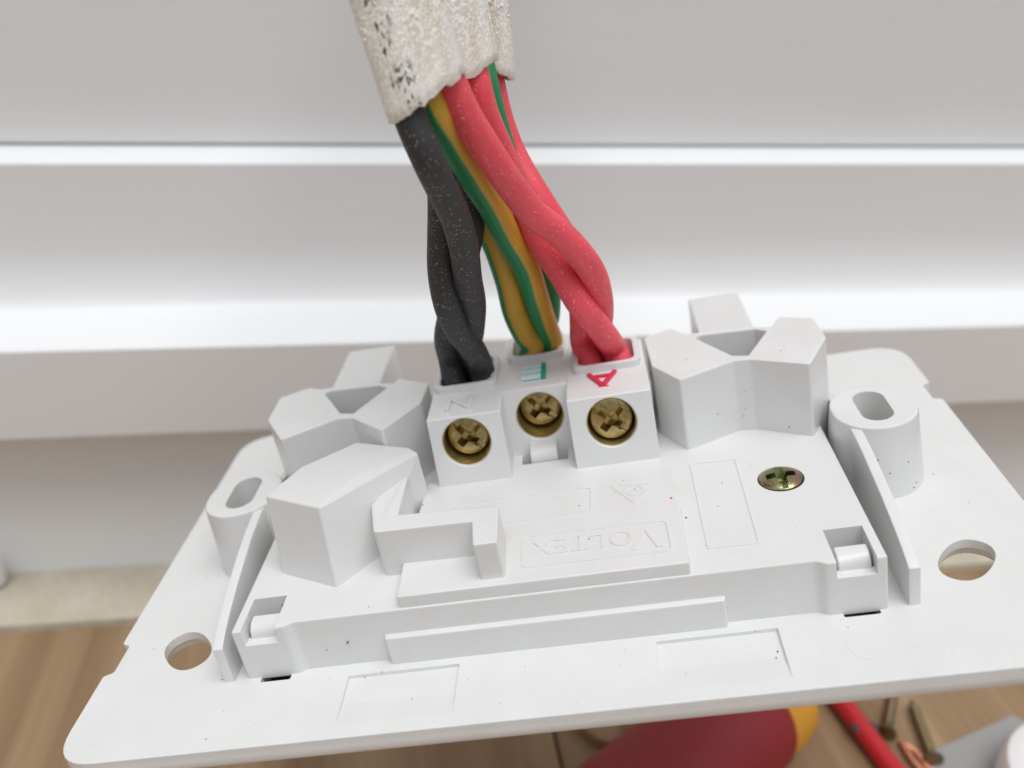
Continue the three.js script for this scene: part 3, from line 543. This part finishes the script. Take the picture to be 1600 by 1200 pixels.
cable(2, 'cream sheathed cable with a torn flap, rearmost of the three above the outlet', [[747, 116, 115], [745, 75, 114], [741, 35, 113], [737, 0, 112], [727, -60, 110.5], [713, -130, 109]], acr, [
  ['black_wire', [[722, 95, 115], [729, 200, 117], [732, 270, 118], [735, 312, 118.6], [735, 358, 119.8], [722, 420, 122.3], [708, 480, 126], [698, 528, 130.8], [705, 566, 135.6]], [[45.9, 46.8, 16.5], [46, 47, 10]], M.black],
  ['earth_wire', [[748, 90, 113.2], [757, 135, 113], [772, 195, 115], [786, 240, 118.5], [806, 300, 123], [833, 361, 127], [848, 400, 130], [855, 435, 132.5], [856, 490, 136.8], [849, 520, 140.5]], [[58.6, 56.0, 16], [58.6, 56, 10]], M.earth[2]],
  ['red_wire', [[762, 90, 116.2], [768, 135, 116.8], [783, 195, 118.5], [803, 245, 119.5], [835, 300, 119.5], [861, 340, 120.5], [884, 376, 122.8], [900, 412, 125.5], [908, 455, 128.3], [910, 506, 131], [911, 536, 134.2]], [[65.6, 46.6, 16.5], [65.7, 46.8, 10]], M.red],
], -0.0012);

// ------------------------------------------------------------------ things lying on the floor
const alongFloor = (o, a, b, h) => { o.position.copy(a); const d = b.clone().sub(a); o.rotation.y = -Math.atan2(d.z, d.x); return o; };
function lathed(name, prof, mat, parent, n = 40) {       // profile [along, radius] in mm, axis on +x
  const g = new THREE.LatheGeometry(prof.map(([x, r]) => new THREE.Vector2(r, x)), n).rotateZ(-Math.PI / 2);
  return part(name, g, mat, parent, { angle: 30 });
}
{ // screwdriver with a fat red grip and a yellow collar
  const h = 0.0117, a = onFloor(994, 1263, h), b = onFloor(1196, 1102, h);
  const o = alongFloor(new THREE.Group(), a.setY(h), b.setY(h)); o.name = 'screwdriver'; scene.add(o);
  tag(o, 'red handled screwdriver with an orange yellow collar, lying on the floor boards', 'screwdriver');
  const L = a.distanceTo(b) * 1000, e = L - 2.5;
  lathed('grip', [[-62, 0], [-61, 6], [-58, 9.5], [-50, 10.8], [-30, 10.4], [-10, 11.2], [e - 22, 11.7], [e - 9, 11.5], [e - 3, 10.9], [e - 0.6, 9.8], [e, 8.5], [e, 0]], M.handleRed, o);
  lathed('collar', [[e - 3, 0], [e - 3, 10.3], [e + 2.5, 10.4], [e + 6.5, 9.6], [e + 8.5, 7.5], [e + 9, 4], [e + 9, 0]], M.handleYellow, o);
  lathed('shaft', [[e + 8, 0], [e + 8, 2.6], [e + 25, 2.6], [e + 26, 0]], M.shaftRed, o);
}
{ // slim red insulated shaft of a second driver
  const h = 0.0023, a = onFloor(1294, 1070, h), b = onFloor(1416, 1230, h);
  const o = alongFloor(new THREE.Group(), a.setY(h), b.setY(h)); o.name = 'insulated_driver'; scene.add(o);
  tag(o, 'slim red insulated driver shaft with a dark nick, beside the two loose screws', 'driver');
  const L = a.distanceTo(b) * 1000;
  lathed('shaft', [[-8, 0], [-8, 2.15], [L + 40, 2.25], [L + 41, 0]], M.shaftRed, o);
  lathed('tip', [[-16, 0], [-16, 1.3], [-7.5, 1.4], [-7.5, 0]], M.screwSteel, o);
  part('nick', new THREE.SphereGeometry(0.9, 12, 8).scale(1.7, 0.5, 1).translate(L * 0.5, 1.3, -1.7), M.speck, o);
  part('nick', new THREE.SphereGeometry(0.9, 12, 8).scale(1.7, 0.6, 1).translate(L * 0.47, 1.0, 1.8), M.speck, o);
}
function looseScrew(pa, pb, label) {
  const h = 0.0018, a = onFloor(...pa, h), b = onFloor(...pb, h);
  const o = alongFloor(new THREE.Group(), a.setY(h), b.setY(h)); o.name = numbered('loose_screw'); scene.add(o); tag(o, label, 'screw', 'loose screws on the floor');
  const L = a.distanceTo(b) * 1000, prof = [[-1.5, 0], [0.5, 0.6]];
  for (let x = 1; x < L - 3; x += 1.1) prof.push([x, 0.75], [x + 0.45, 1.1], [x + 0.7, 1.1]);
  prof.push([L - 2.6, 0.85], [L - 1.7, 0.9], [L - 1.7, 0]);
  lathed('thread', prof, M.screwSteel, o, 24);
  lathed('head', [[L - 1.9, 0], [L - 1.8, 1.0], [L - 0.7, 2.1], [L - 0.3, 2.15], [L, 1.6], [L + 0.2, 0]], M.screwSteel, o, 24);
}
looseScrew([1398, 1066], [1384, 1147], 'dull brass screw next to the red driver shaft');
looseScrew([1425, 1098], [1459, 1190], 'dull brass screw pointing away from the grey card');
{ // grey card and a white reel on it
  const P4 = [[1462, 1172], [1582, 1118], [1700, 1180], [1560, 1300], [1440, 1260]].map(([x, y]) => onFloor(x, y, 0.0006));
  const c = P4[0].clone().setY(0.0002);
  const s = new THREE.Shape(P4.map((p) => new THREE.Vector2((p.x - c.x) * 1000, -(p.z - c.z) * 1000)));
  const o = new THREE.Group(); o.name = 'grey_card'; o.position.copy(c); scene.add(o); tag(o, 'flat grey card under the white reel', 'card');
  part('card', new THREE.ExtrudeGeometry(s, { depth: 0.6, bevelEnabled: false }).rotateX(-Math.PI / 2), M.grey, o);
  const q = onFloor(1712, 1226, 0.009);
  const r = new THREE.Group(); r.name = 'white_reel'; r.position.set(q.x, 0.0008, q.z); scene.add(r); tag(r, 'white plastic reel with a dark centre standing on the grey card', 'reel');
  part('rim', new THREE.LatheGeometry([[9, 0], [15, 0], [16.2, 1], [16.5, 3], [16.5, 7], [15.6, 9], [13.5, 9.8], [11, 9.4], [9.6, 8], [9, 6], [9, 0]].map(([x, y]) => new THREE.Vector2(x, y)), 56), M.white, r, { angle: 40 });
  part('core', new THREE.CylinderGeometry(9.05, 9.05, 4, 40).translate(0, 2, 0), M.dark, r);
}
function ribbon(pts, wd, thick) {                        // bent strip in mm
  const c = new THREE.CatmullRomCurve3(pts.map((p) => V(...p))), n = 40, pos = [], idx = [];
  for (let i = 0; i <= n; i++) { const p = c.getPointAt(i / n), t = c.getTangentAt(i / n), s = V(0, 1, 0).addScaledVector(t, -t.y).normalize(), u = t.clone().cross(s); const k = wd * (0.6 + 0.4 * Math.sin(i / n * 3.1)); for (const [a, b] of [[-1, -1], [1, -1], [1, 1], [-1, 1]]) { const q = p.clone().addScaledVector(s, a * k / 2).addScaledVector(u, b * thick / 2); pos.push(q.x, q.y, q.z); } }
  for (let i = 0; i < n; i++) for (let k = 0; k < 4; k++) { const a = i * 4 + k, b = i * 4 + (k + 1) % 4; idx.push(a, b, a + 4, b, b + 4, a + 4); }
  const g = new THREE.BufferGeometry(); g.setAttribute('position', new THREE.Float32BufferAttribute(pos, 3)); g.setIndex(idx); g.computeVertexNormals(); return g;
}
{
  const q = onFloor(945, 1150), o = new THREE.Group(); o.name = 'wood_shaving'; o.position.copy(q).setY(0.0016); scene.add(o); tag(o, 'curled pale wood shaving beside the red handle', 'shaving');
  part('curl', ribbon([[-7, 0.5, -6], [-5, 0, -1], [-1.5, 0, 3.5], [2, 0, 4], [4.5, 0.2, 0], [6, 0.6, -6], [9, 1, -8]], 2.6, 0.6), M.shaving, o);
  const c = onFloor(1432, 1192), k = new THREE.Group(); k.name = 'copper_offcut'; k.position.copy(c).setY(0.0007); scene.add(k); tag(k, 'short bent copper offcut between driver shaft and screw', 'offcut');
  part('strand', new THREE.TubeGeometry(new THREE.CatmullRomCurve3([V(-1.2, 0, -5), V(0.8, 0.1, -2), V(1.2, 0, 2), V(3.6, 0.2, 5)]), 24, 0.75, 8), M.copper, k);
  part('strand', new THREE.TubeGeometry(new THREE.CatmullRomCurve3([V(-1, 0.2, -5), V(-1.2, 0.4, 0), V(0.2, 0.2, 6)]), 24, 0.7, 8), M.copper, k);
  const e = onFloor(-4, 925), b = new THREE.Group(); b.name = 'white_stopper'; b.position.copy(e).setY(0.0028); scene.add(b); tag(b, 'small white rounded stopper at the foot of the wall', 'stopper');
  part('knob', new THREE.LatheGeometry([[0, 0], [2.4, 0], [2.8, 1], [2.8, 5], [2.2, 6.4], [0, 6.8]].map(([x, y]) => new THREE.Vector2(x, y)), 28), M.white, b);
}
renderer.render(scene, camera);
